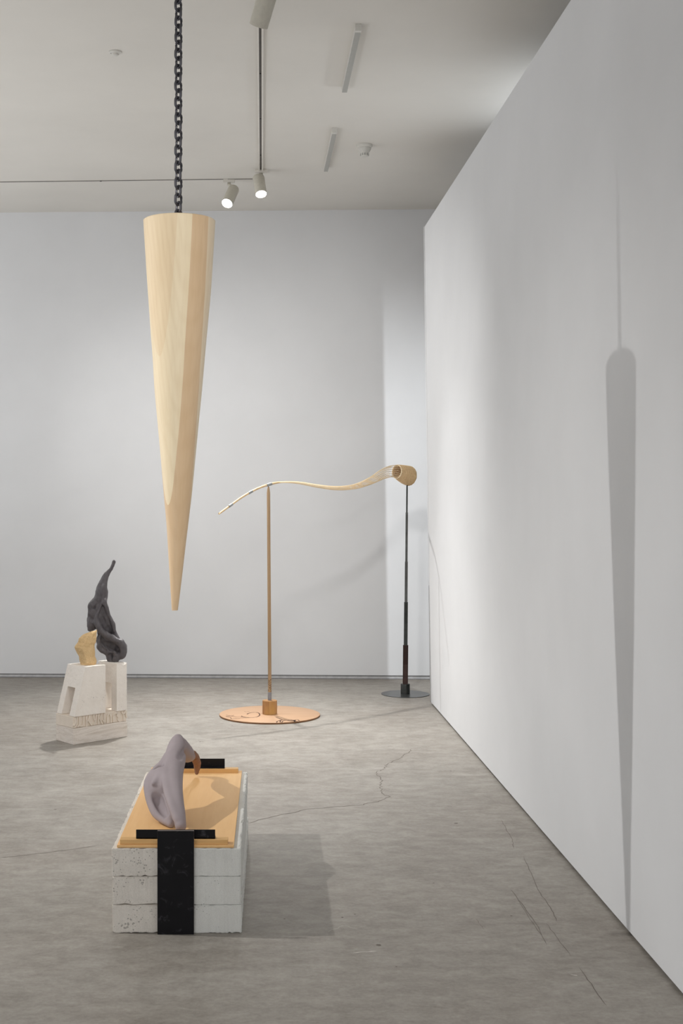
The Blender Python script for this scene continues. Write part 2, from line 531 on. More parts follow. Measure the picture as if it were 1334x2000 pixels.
# small metal corner bead at the partition's far corner
bm = bmesh.new(); bm_tube(bm, [(part_x(9.782) + lean(z) - .001, 9.782, z) for z in (0.014, 1.8, PH)], .006, 10)
struct(from_bm('trim_1', bm, M['wall']))

# ================================================================== CEILING FITTINGS
def track(name, a, b, label, width=.036, proud=.016):
    a = Vector(a); b = Vector(b); d = (b - a).normalized(); s = Vector((-d.y, d.x, 0)); L = (b - a).length
    t = thing(name, label, 'lighting track', a)
    t.rotation_euler = (0, 0, math.atan2(d.y, d.x))
    hw = width / 2
    bm = bmesh.new()
    bm_box(bm, 0, L, -hw, -hw * .38, CEIL - proud - a.z, CEIL - a.z, .001)
    bm_box(bm, 0, L, hw * .38, hw, CEIL - proud - a.z, CEIL - a.z, .001)
    bm_box(bm, 0, .012, -hw, hw, CEIL - proud - a.z, CEIL - a.z, .001)
    bm_box(bm, L - .012, L, -hw, hw, CEIL - proud - a.z, CEIL - a.z, .001)
    from_bm('track_rail', bm, M['white_metal'], t)
    bm = bmesh.new(); bm_box(bm, .012, L - .012, -hw * .38, hw * .38, CEIL - .006 - a.z, CEIL - a.z)
    for k in range(int(L / .9)):
        bm_box(bm, .5 + k * .9, .515 + k * .9, -hw * .3, hw * .3, CEIL - .009 - a.z, CEIL - .006 - a.z, 0, 1)
    from_bm('slot', bm, [M['slot'], M['black']], t)
    return t
track('lighting_track', (-.085, 9.80, CEIL), (-.030, 2.6, CEIL), 'long white lighting track running from the back of the room towards the viewer')
track('lighting_track', (-2.75, 10.13, CEIL), (-.14, 10.0, CEIL), 'thin lighting track running across the ceiling along the back wall', .022, .003)
track('lighting_track', (-4.25, 10.4, CEIL), (-4.15, 2.6, CEIL), 'lighting track on the left part of the ceiling, outside the frame')

def track_spotlight(label, face, direction, length, top, power, angle=70, blend=.6, rad=.03, col=(1, .985, .96), dia=.088, glow=True, aim=None):
    face = Vector(face); n = Vector(direction).normalized(); top = Vector(top)
    t = thing('track_spotlight', label, 'spotlight', top, 'white track spotlights on the ceiling')
    o = -top
    # housing
    R = n.to_track_quat('Z', 'Y').to_matrix().to_4x4()
    Mx = Matrix.Translation(face - top) @ R
    r = dia / 2
    lathe('housing', [(r * .93, -.004), (r * .93, 0.0), (r, .0), (r, -.012), (r * .985, -.0125), (r * .985, -.016), (r, -.0165), (r, -length + .01), (r * .93, -length), (0, -length)], M['lamp_body'], t, 40, Mx)
    lathe('lens', [(0, -.003), (r * .93, -.003)], M['glow'] if glow else M['black'], t, 40, Mx)
    # bracket: from track adapter down to a pivot on the housing
    back = face - n * length * .80
    piv = back + Vector((0, 0, r * .55)) - top
    tube('bracket', [(0, 0, -.02), (0, 0, -.045), piv * .6 + Vector((0, 0, -.02)) * .4, piv], [.013, .014, .012, .012], M['lamp_body'], t, 16)
    # slotted hinge on the body
    bm = bmesh.new(); side = n.cross(Vector((0, 0, 1))).normalized() if abs(n.z) < .98 else Vector((1, 0, 0))
    bm_tube(bm, [back - top + side * .012 - n * .01, back - top + side * .012 + n * .045 + Vector((0, 0, r * .75))], .004, 8)
    from_bm('hinge_slot', bm, M['black'], t)
    box('adapter', -.045, .045, -.014, .014, -.026, -.0005, M['white_metal'], t, .003)
    L = bpy.data.lights.new('spotlight_beam', 'SPOT'); L.energy = power; L.spot_size = math.radians(angle); L.spot_blend = blend
    L.shadow_soft_size = rad; L.color = col
    lo = bpy.data.objects.new('spotlight_beam', L); COL.objects.link(lo); lo.parent = t
    a = Vector(aim) - face if aim else n
    lo.location = face + n * .012 - top
    lo.rotation_euler = a.to_track_quat('-Z', 'Y').to_euler()
    return t

fa = P(443.4, 397.5, 9.90)
track_spotlight('lit white spotlight tilted left, hanging from the cross track near the back wall', fa, (-.26, -.62, -.74), .19, (-.335, 10.02, CEIL), K_A, 76, 1, .035, aim=(-.45, 8.7, 0))
fb = P(510, 379.5, 9.66)
track_spotlight('lit white spotlight hanging at the far end of the long ceiling track', fb, (.12, -.46, -.88), .17, (-.083, 9.72, CEIL), K_B, 64, 1, .035)
fc = P(505, 50, 5.9)
track_spotlight('large white spotlight cut off by the top edge, seen from behind its rim', fc, (-.30, .50, -.81), .24, (-.03, 5.78, CEIL), K_C, 80, 1, .17, dia=.088, aim=(.1, 11.0, .3))
# spotlights outside the frame: the one that throws the spike's shadow, wall washers, and an added fill
track_spotlight('white spotlight on the left track beside the hanging spike, outside the frame', (-4.15, 5.05, 3.93), (.8, 0, -.6), .17, (-4.19, 5.05, CEIL), K_KEY, 76, 1, .03, aim=(-.35, 5.05, 0.0))
track_spotlight('white spotlight on the left track washing the far wall, outside the frame', (-4.1, 9.2, 3.9), (.8, .3, -.5), .17, (-4.2, 9.2, CEIL), K_W1, 66, 1, .05, aim=(1.2, 9.9, 1.2))
track_spotlight('white spotlight behind the partition lighting the far corner', (2.35, 6.6, 3.55), (-.15, .7, -.5), .17, (2.35, 6.5, CEIL), K_D, 62, .9, .04, col=(.93, .97, 1), aim=(1.3, 11.0, 0.9))
track_spotlight('white spotlight behind the partition tilted up at the ceiling', (2.55, 8.0, 3.42), (-.8, 0, .5), .17, (2.75, 8.0, CEIL), K_E, 84, 1, .08, col=(.90, .95, 1), aim=(1.75, 7.9, 4.07))
track_spotlight('added fill lamp behind the viewer brightening the hanging spike, outside the frame', (.5, .3, 3.9), (-.2, .9, -.4), .17, (.5, .2, CEIL), K_F, 42, 1, .34, aim=(-.35, 4.78, 2.25))  # added unseen fill lamp that brightens the front of the spike

def linear_fixture(xn, yn, xf, yf, label):
    t = thing('linear_ceiling_light', label, 'ceiling light', (xn, yn, CEIL), 'slim linear ceiling lights')
    t.rotation_euler = (0, 0, math.atan2(yf - yn, xf - xn) - math.pi / 2)
    L = math.hypot(xf - xn, yf - yn)
    box('housing', -.0165, .0165, 0, L, -.032, -.0005, M['plastic'], t, .001)
    box('diffuser', -.0150, .0150, .03, L - .004, -.0345, -.0315, M['diffuser'], t, .001)
    box('end_cap', -.0172, .0172, -.004, .028, -.035, -.0003, M['plastic'], t, .0015)
    return t
linear_fixture(.454, 6.72, .440, 7.76, 'slim grey linear ceiling light, the nearer and larger of the two')
linear_fixture(.422, 8.62, .407, 9.66, 'slim grey linear ceiling light, the farther and smaller of the two')

t = thing('smoke_detector', 'white cone-shaped smoke detector beside the farther linear ceiling light', 'smoke detector', (.655, 9.04, CEIL))
lathe('base', [(0, -.0005), (.056, -.0005), (.056, -.012), (.050, -.020), (.046, -.022), (.0, -.022)], M['plastic'], t, 40)
lathe('sensor_cage', [(.045, -.022), (.046, -.030), (.030, -.058), (.028, -.080), (.024, -.083), (0, -.083)], M['plastic'], t, 40)
bm = bmesh.new()
for k in range(10):
    a = k * math.pi / 5
    bm_box(bm, -.0035, .0035, -.0310, -.0262, -.078, -.062)
    for v in bm.verts[-8:]:
        x, y = v.co.x, v.co.y; v.co.x = x * math.cos(a) - y * math.sin(a); v.co.y = x * math.sin(a) + y * math.cos(a)
from_bm('vent_slot', bm, M['diffuser'], t)
t = thing('ceiling_sensor', 'small flat round sensor on the ceiling, left of the chain', 'ceiling sensor', (-.874, 7.14, CEIL))
lathe('base', [(0, -.0004), (.036, -.0004), (.036, -.006), (.028, -.011), (0, -.011)], M['plastic'], t, 36)
lathe('sensor_head', [(.020, -.011), (.018, -.020), (.010, -.024), (0, -.024)], M['plastic'], t, 28)
box('indicator', -.026, -.020, -.010, -.003, -.0115, -.0085, M['slot'], t)

# ================================================================== HANGING SPIKE AND CHAIN
YC = 4.78
s0 = YC / F
prof = [(418.5 + 13.5, 350.5, 70.2), (436, 350.5, 69.9), (460, 350.5, 68.6), (487, 350.5, 66.8), (530, 350.5, 64.2), (571, 350.5, 61.4), (613, 350, 58), (655, 349.5, 54.6), (700, 349.2, 50.8), (760, 348.3, 46.4),
        (827, 348, 40.1), (890, 347.8, 34.2), (955, 347.4, 28.4), (1000, 346.8, 23.8), (1031, 346.2, 20.6), (1070, 345, 17.0), (1108, 343.9, 13.7), (1150, 342.8, 9.9), (1188, 341.5, 6.3), (1191, 341.5, 5.9)]
prof = [tuple(p) for p in spline(prof, 60)]
ox = (350 - CX) * s0; zb = CH - (1191 - CY) * s0
spike = thing('hanging_spike', 'tall pale laminated timber spike hanging point down from the chain', 'sculpture', (ox, YC, zb))
bm = bmesh.new(); rings = []; SEG = 96
for (py, cx, r) in prof:
    z = CH - (py - CY) * s0 - zb; c = (cx - 350) * s0; R = r * s0
    ring = []
    for k in range(SEG):
        a = 2 * math.pi * k / SEG
        # hand-planed: very slight facets
        fct = 1 + 0.006 * math.cos(5 * a + z * 1.5) * (1 - .5 * z)
        ring.append(bm.verts.new((c + R * fct * math.cos(a), R * fct * math.sin(a), z)))
    rings.append(ring)
for a, b in zip(rings, rings[1:]):
    for k in range(SEG):
        f = bm.faces.new((a[k], a[(k + 1) % SEG], b[(k + 1) % SEG], b[k])); f.smooth = True
top = rings[0]; zt = top[0].co.z; Rt = prof[0][2] * s0
inner = []
for fr, dz in ((.97, .003), (.6, .004), (.2, .004)):
    rg = [bm.verts.new((v.co.x * fr, v.co.y * fr, zt + dz)) for v in top]
    inner.append(rg)
prev = top
for rg in inner:
    for k in range(SEG): bm.faces.new((prev[k], prev[(k + 1) % SEG], rg[(k + 1) % SEG], rg[k]))
    prev = rg
bm.faces.new(prev)
f = bm.faces.new(list(reversed(rings[-1]))); f.material_index = 1
o = from_bm('timber_body', bm, [M['spike'], M['spike_end']], spike); o.data.set_sharp_from_angle(angle=math.radians(40))
# eye bolt that takes the last link
Zt = zb + zt
cxx = (348.5 - CX) * s0
bm = bmesh.new()
bm_lathe(bm, [(0, 0), (.022, 0), (.022, .004), (.010, .006), (.008, .012)], 24, Matrix.Translation((cxx - ox, 0, zt + .004)))
from_bm('bolt_plate', bm, M['steel'], spike)

chain = thing('steel_chain', 'dark steel chain hanging from the ceiling to the top of the timber spike', 'chain', (cxx, YC, CEIL))
bm = bmesh.new()
Lo, Wo, d = .0498, .0362, .0099     # outer length, outer width, wire
hl = (Lo - Wo) / 2; rr = (Wo - d) / 2
pts = []
for k in range(11): a = math.pi * k / 10; pts.append((rr * math.cos(a), 0, hl + rr * math.sin(a)))
for k in range(11): a = math.pi + math.pi * k / 10; pts.append((rr * math.cos(a), 0, -hl + rr * math.sin(a)))
bm_tube(bm, pts, d / 2, 10, True)
proto = from_bm('chain_link', bm, M['steel'], chain)
pitch = .0301
n_links = int((CEIL - .02 - Zt) / pitch) + 1
for k in range(n_links):
    o = proto if k == 0 else proto.copy()
    if k: COL.objects.link(o); o.parent = chain
    o.location = (random.uniform(-.0006, .0006) - .002 * (1 - k / n_links) * 0, 0, Zt + .021 + k * pitch - CEIL)
    o.rotation_euler = (random.uniform(-.04, .04), 0, math.radians(38 + 90 * (k % 2)) + k * .004)
lathe('ceiling_plate', [(0, -.0002), (.05, -.0002), (.05, -.008), (.012, -.010), (.012, -.03), (0, -.03)], M['steel'], chain, 32)

# ================================================================== STONE PLINTH WITH ROCK AND DARK FORM
def place_mat(A, ang): return Matrix.Translation(A) @ Matrix.Rotation(ang, 4, 'Z')
A = Vector((-1.267, 8.182, 0)); ANG = math.atan2(.277, .31)
M['limestone'] = mat_concrete_block('pale_limestone', srgb(240, 234, 227), srgb(224, 216, 207), 70, .35)
M['limestone_warm'] = mat_concrete_block('warm_limestone', srgb(234, 223, 210), srgb(214, 202, 188), 70, .25)
def veined():
    m = MT('veined_limestone'); v = m.coords((3.0, 3.0, 22), (0, .10, 0))
    n = m.noise(v, 1.0, 5, .6, 1.2)
    c = m.ramp(n, [(.30, srgb(208, 196, 184)), (.46, srgb(236, 228, 220)), (.52, srgb(218, 208, 198)), (.7, srgb(240, 233, 226))])
    n2 = m.noise(m.coords(), 180, 3)
    c = m.mix(.2, c, m.ramp(n2, [(.35, srgb(178, 166, 152)), (.65, srgb(226, 218, 210))]))
    m.base(c); m.rough(.85, spec=.2); m.bump(n2, .3, .003); return m.m
M['veined'] = veined()
UL = .418
def local_box(name, u0, u1, v0, v1, z0, z1, mat, label, bev=.003):
    o = box(name, u0, u1, v0, v1, z0, z1, mat, None, bev)
    o.location = A; o.rotation_euler = (0, 0, ANG)
    tag(o, label, 'stone block'); return o
local_box('stone_plank', 0, UL, 0, .1135, 0, .1035, M['veined'], 'long veined pale stone plank, front one of the bottom layer')
local_box('stone_plank', .002, UL, .1145, .212, 0, .1035, M['veined'], 'long pale stone plank behind the veined front one, bottom layer')
# carved slab with relief letter-like marks
bm = bmesh.new()
z0c, z1c = .104, .1765
bm_box(bm, 0, UL - .002, .009, .21, z0c, z1c, .003)
H = z1c - z0c
def stroke(pts, wd=.010, th=.011):
    """a raised stroke on the front face (local v = 0 plane)"""
    pts = [Vector((p[0], 0, z0c + p[1] * H)) for p in pts]
    vs = []
    for i, p in enumerate(pts):
        tt = (pts[min(i + 1, len(pts) - 1)] - pts[max(i - 1, 0)]).normalized()
        nn = Vector((-tt.z, 0, tt.x)) * wd / 2
        vs.append([bm.verts.new(p + nn + Vector((0, .011, 0))), bm.verts.new(p + nn * .85 + Vector((0, .010 - th, 0))),
                   bm.verts.new(p - nn * .85 + Vector((0, .010 - th, 0))), bm.verts.new(p - nn + Vector((0, .011, 0)))])
    for a, b in zip(vs, vs[1:]):
        for k in range(3): bm.faces.new((a[k], a[k + 1], b[k + 1], b[k]))
    bm.faces.new(vs[0]); bm.faces.new(list(reversed(vs[-1])))
def L(x): return x * UL / 1110.0        # zoom px along the front -> metres (measured between the corners)
S = [
 [(30, .95), (40, .6), (25, .35), (10, .22)], [(8, .08), (40, .12), (60, .3), (70, .95)],
 [(120, .95), (118, .3), (80, .08)], [(118, .22), (165, .1), (195, .2), (203, .6), (205, .95)],
 [(262, .0), (262, .95)], [(262, .45), (300, .55), (330, .95)], [(300, .55), (330, .3), (375, .05)],
 [(400, .95), (418, .6), (445, .4)], [(470, .95), (450, .5), (430, .2), (400, .05)],
 [(503, .05), (505, .95)], [(505, .5), (540, .6), (575, .95)], [(535, .58), (560, .25), (590, .05)],
 [(632, .05), (632, .95)], [(632, .1), (600, .4)],
 [(690, .05), (692, .6), (715, .85), (745, .85), (765, .6), (768, .05)],
 [(820, .05), (822, .7), (850, .88), (915, .86)], [(905, .86), (900, .6), (925, .4), (905, .3)], [(905, .3), (935, .1), (965, .05)],
 [(990, .92), (1010, .75), (1035, .68), (1060, .8), (1075, .95)], [(1035, .68), (1038, .05)],
 [(1092, .95), (1085, .6), (1098, .4), (1104, .3)],
]
for st in S: stroke([(L(x), y) for x, y in st])
slab_o = from_bm('carved_stone_slab', bm, M['limestone_warm'])
slab_o.location = A; slab_o.rotation_euler = (0, 0, ANG)
tag(slab_o, 'pale stone slab with raised letter-like carving, on the two planks', 'stone block')

def arch_piece(name, ub0, ub1, ut0, ut1, tun, label, zt=.49, mat=None):
    """stone standing on the slab; tunnel runs along u, v range tun"""
    t0, t1, th = tun
    z0 = z1c + .0005
    bm = bmesh.new()
    def sect(v):
        return [Vector((ub0, v, z0)), Vector((ub1, v, z0)), Vector((ut1, v, zt)), Vector((ut0, v, zt))]
    def prism(v0, v1, zz0, zz1):
        f = lambda z: (z - z0) / (zt - z0)
        pts = []
        for v in (v0, v1):
            for (z, s) in ((zz0, 0), (zz0, 1), (zz1, 1), (zz1, 0)):
                a = ub0 + (ut0 - ub0) * f(z) if s == 0 else ub1 + (ut1 - ub1) * f(z)
                pts.append(bm.verts.new((a, v, z)))
        for q in ((0, 1, 2, 3), (7, 6, 5, 4), (0, 4, 5, 1), (1, 5, 6, 2), (2, 6, 7, 3), (3, 7, 4, 0)):
            bm.faces.new([pts[i] for i in q])
    v0, v1 = 0.0, .208
    prism(v0, t0, z0, th); prism(t1, v1, z0, th); prism(v0, v1, th, zt)
    bmesh.ops.remove_doubles(bm, verts=bm.verts, dist=1e-5)
    # drop the faces buried between the three prisms
    from collections import defaultdict
    cen = defaultdict(list)
    for f_ in bm.faces: cen[tuple(round(c, 4) for c in f_.calc_center_median())].append(f_)
    o = from_bm(name, bm, mat or M['limestone'])
    o.location = A; o.rotation_euler = (0, 0, ANG)
    md = o.modifiers.new('r', 'REMESH'); md.mode = 'VOXEL'; md.voxel_size = .0035
    tex = bpy.data.textures.new('stone_wear', 'CLOUDS'); tex.noise_scale = .03
    dm = o.modifiers.new('d', 'DISPLACE'); dm.texture = tex; dm.strength = .003; dm.mid_level = .5
    return o
o = arch_piece('stone_arch', .004, .247, .087, .247, (.060, .150, .352), '')
tag(o, 'pale stone block with sloping side and tunnel, under the tan rock', 'stone block')
o = arch_piece('stone_arch', .333, .4165, .333, .4165, (.060, .150, .356), '')
tag(o, 'narrow upright pale stone block with tunnel, under the dark twisting form', 'stone block')
# chips knocked out of the narrow block's front top edge
o.modifiers['r'].voxel_size = .003
bpy.context.view_layer.update()
me = bpy.data.meshes.new_from_object(o.evaluated_get(bpy.context.evaluated_depsgraph_get()))
o.modifiers.clear(); o.data = me
for (u, v, z, r) in ((.385, -.002, .495, .020), (.400, .000, .494, .014), (.365, -.004, .497, .014), (.335, .19, .50, .026)):
    c = Vector((u, v, z))
    for vt in me.vertices:
        d_ = vt.co - c
        if d_.length < r: vt.co = c - Vector((0, 0, 0)) + (d_.normalized() * r if False else Vector((d_.x, max(d_.y, 0) + .6 * max(0, math.sqrt(max(0, r * r - d_.x ** 2 - min(d_.z, 0) ** 2)) - max(d_.y, 0)), d_.z - .35 * (r - d_.length))))
if not me.materials: me.materials.append(M['limestone'])

# tan rock: faceted loft
M['tan_rock'] = mat_concrete_block('tan_sandstone', srgb(236, 208, 162), srgb(180, 144, 98), 60, .4)
def UV(u, v, z): 
    c, s = math.cos(ANG), math.sin(ANG)
    return Vector((A.x + u * c - v * s, A.y + u * s + v * c, z))
RC = Vector(((172.5 - CX) / F * 8.366, 8.366, 0)); rs = 8.366 / F / 8.69
levels = [(1893, 236, 500, .35), (1850, 228, 506, .40), (1800, 222, 503, .42), (1760, 214, 482, .42), (1700, 178, 488, .42), (1650, 155, 476, .45), (1600, 138, 470, .46), (1555, 160, 472, .44), (1515, 196, 500, .40), (1450, 216, 508, .36), (1400, 262, 512, .30), (1368, 325, 515, .24), (1340, 420, 518, .16), (1314, 505, 519, .05)]
bm = bmesh.new(); rg = []; NA = 11
rnd = random.Random(5)
angj = [rnd.uniform(-.22, .22) for _ in range(NA)]; radj = [rnd.uniform(.72, 1.2) for _ in range(NA)]
for li, (zy, xl, xr, dep) in enumerate(levels):
    cx = (xl + xr) / 2; hw = (xr - xl) / 2 * rs; z = CH - (1080 + zy / 8.69 - CY) * 8.366 / F
    X0 = (130 + cx / 8.69 - CX) / F * 8.366
    hd = .30 * .35 * dep * 1.3
    ring = []
    for k in range(NA):
        a = 2 * math.pi * k / NA + angj[k] * (1 if k % 2 else .6)
        ca = math.cos(a); sa = math.sin(a)
        e = 1 / max(abs(ca), .0001) if False else 1
        xx = max(-1, min(1, ca * 1.04))
        j = rnd.uniform(-.004, .004)
        ring.append(bm.verts.new((X0 + xx * hw, 8.366 + sa * hd * radj[k] + j, z)))
    rg.append(ring)
for a, b in zip(rg, rg[1:]):
    for k in range(NA): bm.faces.new((a[k], a[(k + 1) % NA], b[(k + 1) % NA], b[k]))
bm.faces.new(rg[0]); bm.faces.new(rg[-1])
bmesh.ops.triangulate(bm, faces=bm.faces)
z_low = min(v.co.z for v in bm.verts)
for v in bm.verts: v.co.z += .4912 - z_low
rock = from_bm('tan_rock', bm, M['tan_rock'])
sd = rock.modifiers.new('s', 'SUBSURF'); sd.subdivision_type = 'SIMPLE'; sd.levels = 4; sd.render_levels = 4
tex = bpy.data.textures.new('rock_wear', 'VORONOI'); tex.noise_scale = .05
dm = rock.modifiers.new('d', 'DISPLACE'); dm.texture = tex; dm.strength = .006; dm.mid_level = .4
tex = bpy.data.textures.new('rock_fine', 'CLOUDS'); tex.noise_scale = .012
dm = rock.modifiers.new('d2', 'DISPLACE'); dm.texture = tex; dm.strength = .003
tag(rock, 'rough tan sandstone rock balanced on the sloping pale stone block', 'rock')

# dark twisting form
M['dark_clay'] = mat_plain('dark_fired_clay', srgb(86, 82, 85), .5, 0, .18, 40, .25, .45)
YF = 8.507; fs = YF / F / 8.69
def fp(x, y, dd, r):
    return ((130 + x / 8.69 - CX) / F * YF, YF + dd * fs, CH - (1080 + y / 8.69 - CY) / F * YF, r * fs)
def ch(l): return [fp(*p) for p in l]
lo = fp(300, 1880, 0, 0); hi = fp(1100, 110, 0, 0)
fd = Field((lo[0] - .01, YF - .125, .470), (hi[0] + .01, YF + .105, hi[2] + .02), .0032)
K = .010
fd.add(ch([(800, 158, 20, 19), (775, 225, 15, 25), (715, 335, 10, 40), (660, 440, 5, 58), (614, 550, 0, 76), (592, 660, 0, 94), (575, 780, 0, 102)]), K, .8, 30)
fd.add(ch([(500, 790, 0, 50), (435, 865, -15, 44), (408, 898, -20, 38)]), .005, 1, 6)      # knuckle on the left
fd.add(ch([(560, 800, 0, 106), (525, 920, 0, 128), (495, 1040, 0, 130), (455, 1160, 0, 104), (425, 1240, -5, 80), (400, 1296, -5, 46)]), K, .66, 14)
fd.add(ch([(590, 800, 0, 80), (620, 930, 10, 78), (655, 1050, 20, 92), (700, 1160, 30, 80), (770, 1280, 30, 52), (825, 1400, 20, 40), (870, 1460, 10, 36)]), K, .7, 14)
fd.add(ch([(700, 1200, 75, 60), (740, 1330, 70, 60), (740, 1450, 60, 80)]), K, .7, 6)
fd.add(ch([(560, 1050, 20, 90), (590, 1200, 30, 100), (630, 1330, 45, 110)]), K, .6, 8)
# bottom bowl
fd.add(ch([(620, 1480, 50, 110), (700, 1560, 50, 135), (800, 1600, 40, 140), (900, 1610, 20, 120)]), K, .9, 8)
fd.add(ch([(720, 1700, 20, 60), (740, 1790, 10, 50), (750, 1830, 10, 44)]), K, 1, 6)
# the thick S ridge that runs down over the bowl and curls round at the right
fd.add(ch([(500, 1010, -60, 34), (520, 1120, -75, 42), (555, 1230, -85, 52), (620, 1330, -95, 56), (720, 1400, -100, 56), (820, 1450, -95, 54), (920, 1520, -85, 60), (975, 1620, -80, 64), (955, 1710, -75, 60), (880, 1765, -60, 50), (825, 1830, -45, 36)]), .007, 1, 26)
fd.add(ch([(780, 1850, -40, 18), (860, 1850, -40, 26)]), .007, 1, 3)
# inner curl
fd.add(ch([(700, 1680, -60, 26), (770, 1660, -70, 28), (835, 1670, -70, 30), (850, 1740, -60, 32), (830, 1800, -50, 40)]), .006, 1, 10)
fd.add(ch([(560, 1590, -10, 34), (600, 1650, -20, 38), (680, 1700, -25, 36)]), .012, 1, 6)
# ridges and folds on the upper body
fd.add(ch([(640, 560, -60, 24), (625, 760, -85, 26), (590, 900, -95, 26), (545, 1010, -95, 28), (500, 1100, -85, 26), (470, 1180, -75, 24)]), .009, 1, 12)
fd.add(ch([(650, 780, -55, 20), (690, 930, -55, 22), (745, 1080, -45, 26), (790, 1210, -40, 28), (815, 1320, -35, 26)]), .009, 1, 12)
# hollows
fd.sub(ch([(630, 1120, -70, 20), (680, 1230, -55, 36), (740, 1320, -50, 42), (775, 1370, -45, 26)]), .008, 1, 8)
fd.sub(ch([(580, 1480, -100, 48), (680, 1535, -85, 72), (790, 1590, -70, 74), (880, 1625, -65, 54)]), .006, 1, 8)
fd.sub(ch([(890, 1640, -120, 18), (905, 1700, -110, 16)]), .006, 1, 3)
fd.sub(ch([(470, 935, -70, 26), (520, 860, -100, 30), (500, 790, -95, 24)]), .008, 1, 3)
fd.sub(ch([(620, 880, -110, 10), (590, 1000, -125, 14), (545, 1120, -130, 12)]), .008, 1, 5)
fd.sub(ch([(450, 1270, -60, 16), (470, 1330, -50, 24)]), .008, 1, 4)
fd.sub(ch([(395, 1080, -75, 34), (420, 1130, -80, 30)]), .012, 1, 3)
fd.lumps(.0034, 15, 3); fd.D -= .0014
fd.cut_below(.4905)
me = fd.mesh('dark_twisting_form')
fo = link('dark_twisting_form', me, None, [M['dark_clay']], True)
tag(fo, 'charcoal twisting flame-shaped form rising from the narrow stone block', 'sculpture')
del fd

# ================================================================== CONCRETE BLOCK PLINTH WITH THE GREY ARCHING FORM
M['block_a'] = mat_concrete_block('rough_tan_concrete', srgb(234, 229, 221), srgb(202, 196, 188), 95, .75)
M['block_b'] = mat_concrete_block('smooth_grey_concrete', srgb(228, 229, 225), srgb(208, 208, 204), 85, .42, .3)
BX0, BXM, BX1, BY0, BY1, BH = -.5836, -.3485, -.1135, 4.669, 5.961, .1030
def ragged_block(name, x0, x1, y0, y1, z0, z1, mat, seed):
    r = random.Random(seed)
    bm = bmesh.new()
    bm_box(bm, x0, x1, y0, y1, z0, z1)
    bmesh.ops.subdivide_edges(bm, edges=[e for e in bm.edges if abs(e.verts[0].co.y - e.verts[1].co.y) > .5], cuts=60, use_grid_fill=True)
    bmesh.ops.subdivide_edges(bm, edges=[e for e in bm.edges if abs(e.verts[0].co.x - e.verts[1].co.x) > .1], cuts=26, use_grid_fill=True)
    bmesh.ops.bevel(bm, geom=[e for e in bm.edges if len(e.link_faces) == 2 and e.calc_face_angle(0) > 1], offset=.0028, segments=2, affect='EDGES')
    for v in bm.verts:
        c = v.co
        ex = sum((min(abs(c.x - x0), abs(c.x - x1)) < .006, min(abs(c.y - y0), abs(c.y - y1)) < .006, min(abs(c.z - z0), abs(c.z - z1)) < .006))
        if ex >= 2:
            k = mnoise.noise(c * 38 + Vector((seed, 0, 0)))
            k2 = mnoise.noise(c * 90 + Vector((0, seed, 0)))
            m_ = max(0, k) * .006 + max(0, k2 - .2) * .006
            ctr = Vector(((x0 + x1) / 2, (y0 + y1) / 2, (z0 + z1) / 2))
            dv = Vector((math.copysign(1, ctr.x - c.x) if min(abs(c.x - x0), abs(c.x - x1)) < .006 else 0,
                         math.copysign(1, ctr.y - c.y) if min(abs(c.y - y0), abs(c.y - y1)) < .006 else 0,
                         math.copysign(1, ctr.z - c.z) if min(abs(c.z - z0), abs(c.z - z1)) < .006 else 0))
            v.co = c + dv * m_
    return from_bm(name, bm, mat)
rows = ['bottom', 'middle', 'top']
look_l = ['smoothest', 'pitted', 'very pitted']
bl = [('rough speckled concrete block at the bottom left of the stack, left of the black plate',
       'smooth grey concrete block at the bottom right of the stack, right of the black plate'),
      ('speckled concrete block in the middle row of the stack, left of the black plate',
       'grey concrete block in the middle row of the stack, right of the black plate'),
      ('heavily pitted concrete block in the top row of the stack, left of the black plate',
       'smooth pale grey concrete block in the top row, right of the black plate')]
offs = [(.000, .0035), (.0, -.0005), (-.0015, .0005)]
for r in range(3):
    z0 = r * (BH + .0002); z1 = z0 + BH
    o = ragged_block('concrete_block', BX0 + offs[r][0], BXM - .001, BY0 + .001 * r, BY1, z0, z1 - .0006, M['block_a'], 11 + r)
    tag(o, bl[r][0], 'concrete block', 'concrete blocks stacked as a plinth')
    o = ragged_block('concrete_block', BXM + .001, BX1 + offs[r][1], BY0 + .001 * r, BY1, z0, z1 - .0006, M['block_b'], 21 + r)
    tag(o, bl[r][1], 'concrete block', 'concrete blocks stacked as a plinth')
ZT = 3 * BH + .0004

M['plywood'] = mat_wood('plywood_face', srgb(230, 182, 122), srgb(240, 196, 138), (14, 1.2, 14), contrast=.45)
M['pine'] = mat_wood('pine_batten', srgb(206, 158, 98), srgb(226, 184, 124), (1.5, 40, 40))
M['black_steel'] = (lambda: None)()
def mat_black_steel():
    m = MT('blackened_steel'); v = m.coords()
    n = m.noise(v, 7, 6, .6); n2 = m.noise(v, 14, 4, .7, 1.5)
    c = m.ramp(n, [(.35, srgb(7, 7, 11)), (.7, srgb(16, 15, 20))])
    c = m.mix(m.ramp(n2, [(.56, (0, 0, 0, 1)), (.70, (.7, .7, .7, 1))]), c, srgb(66, 65, 70))
    m.base(c); m.rough(m.ramp(n, [(.3, (.35,) * 3 + (1,)), (.7, (.6,) * 3 + (1,))]), .1, .22); m.bump(n2, .05, .002); return m.m
M['black_steel'] = mat_black_steel()
M['edge_steel'] = mat_plain('plate_edge', srgb(120, 112, 108), .5, .5)
zb0 = ZT + .0006; zb1 = zb0 + .0095
board = box('plywood_board', -.566, -.139, 4.676, 5.940, zb0, zb1, M['plywood'], None, .0008)
tag(board, 'tan plywood board lying on top of the concrete block stack', 'board')
o = box('wooden_batten', -.556, -.161, 4.682, 4.722, zb1 + .0003, .3375, M['pine'], None, .001)
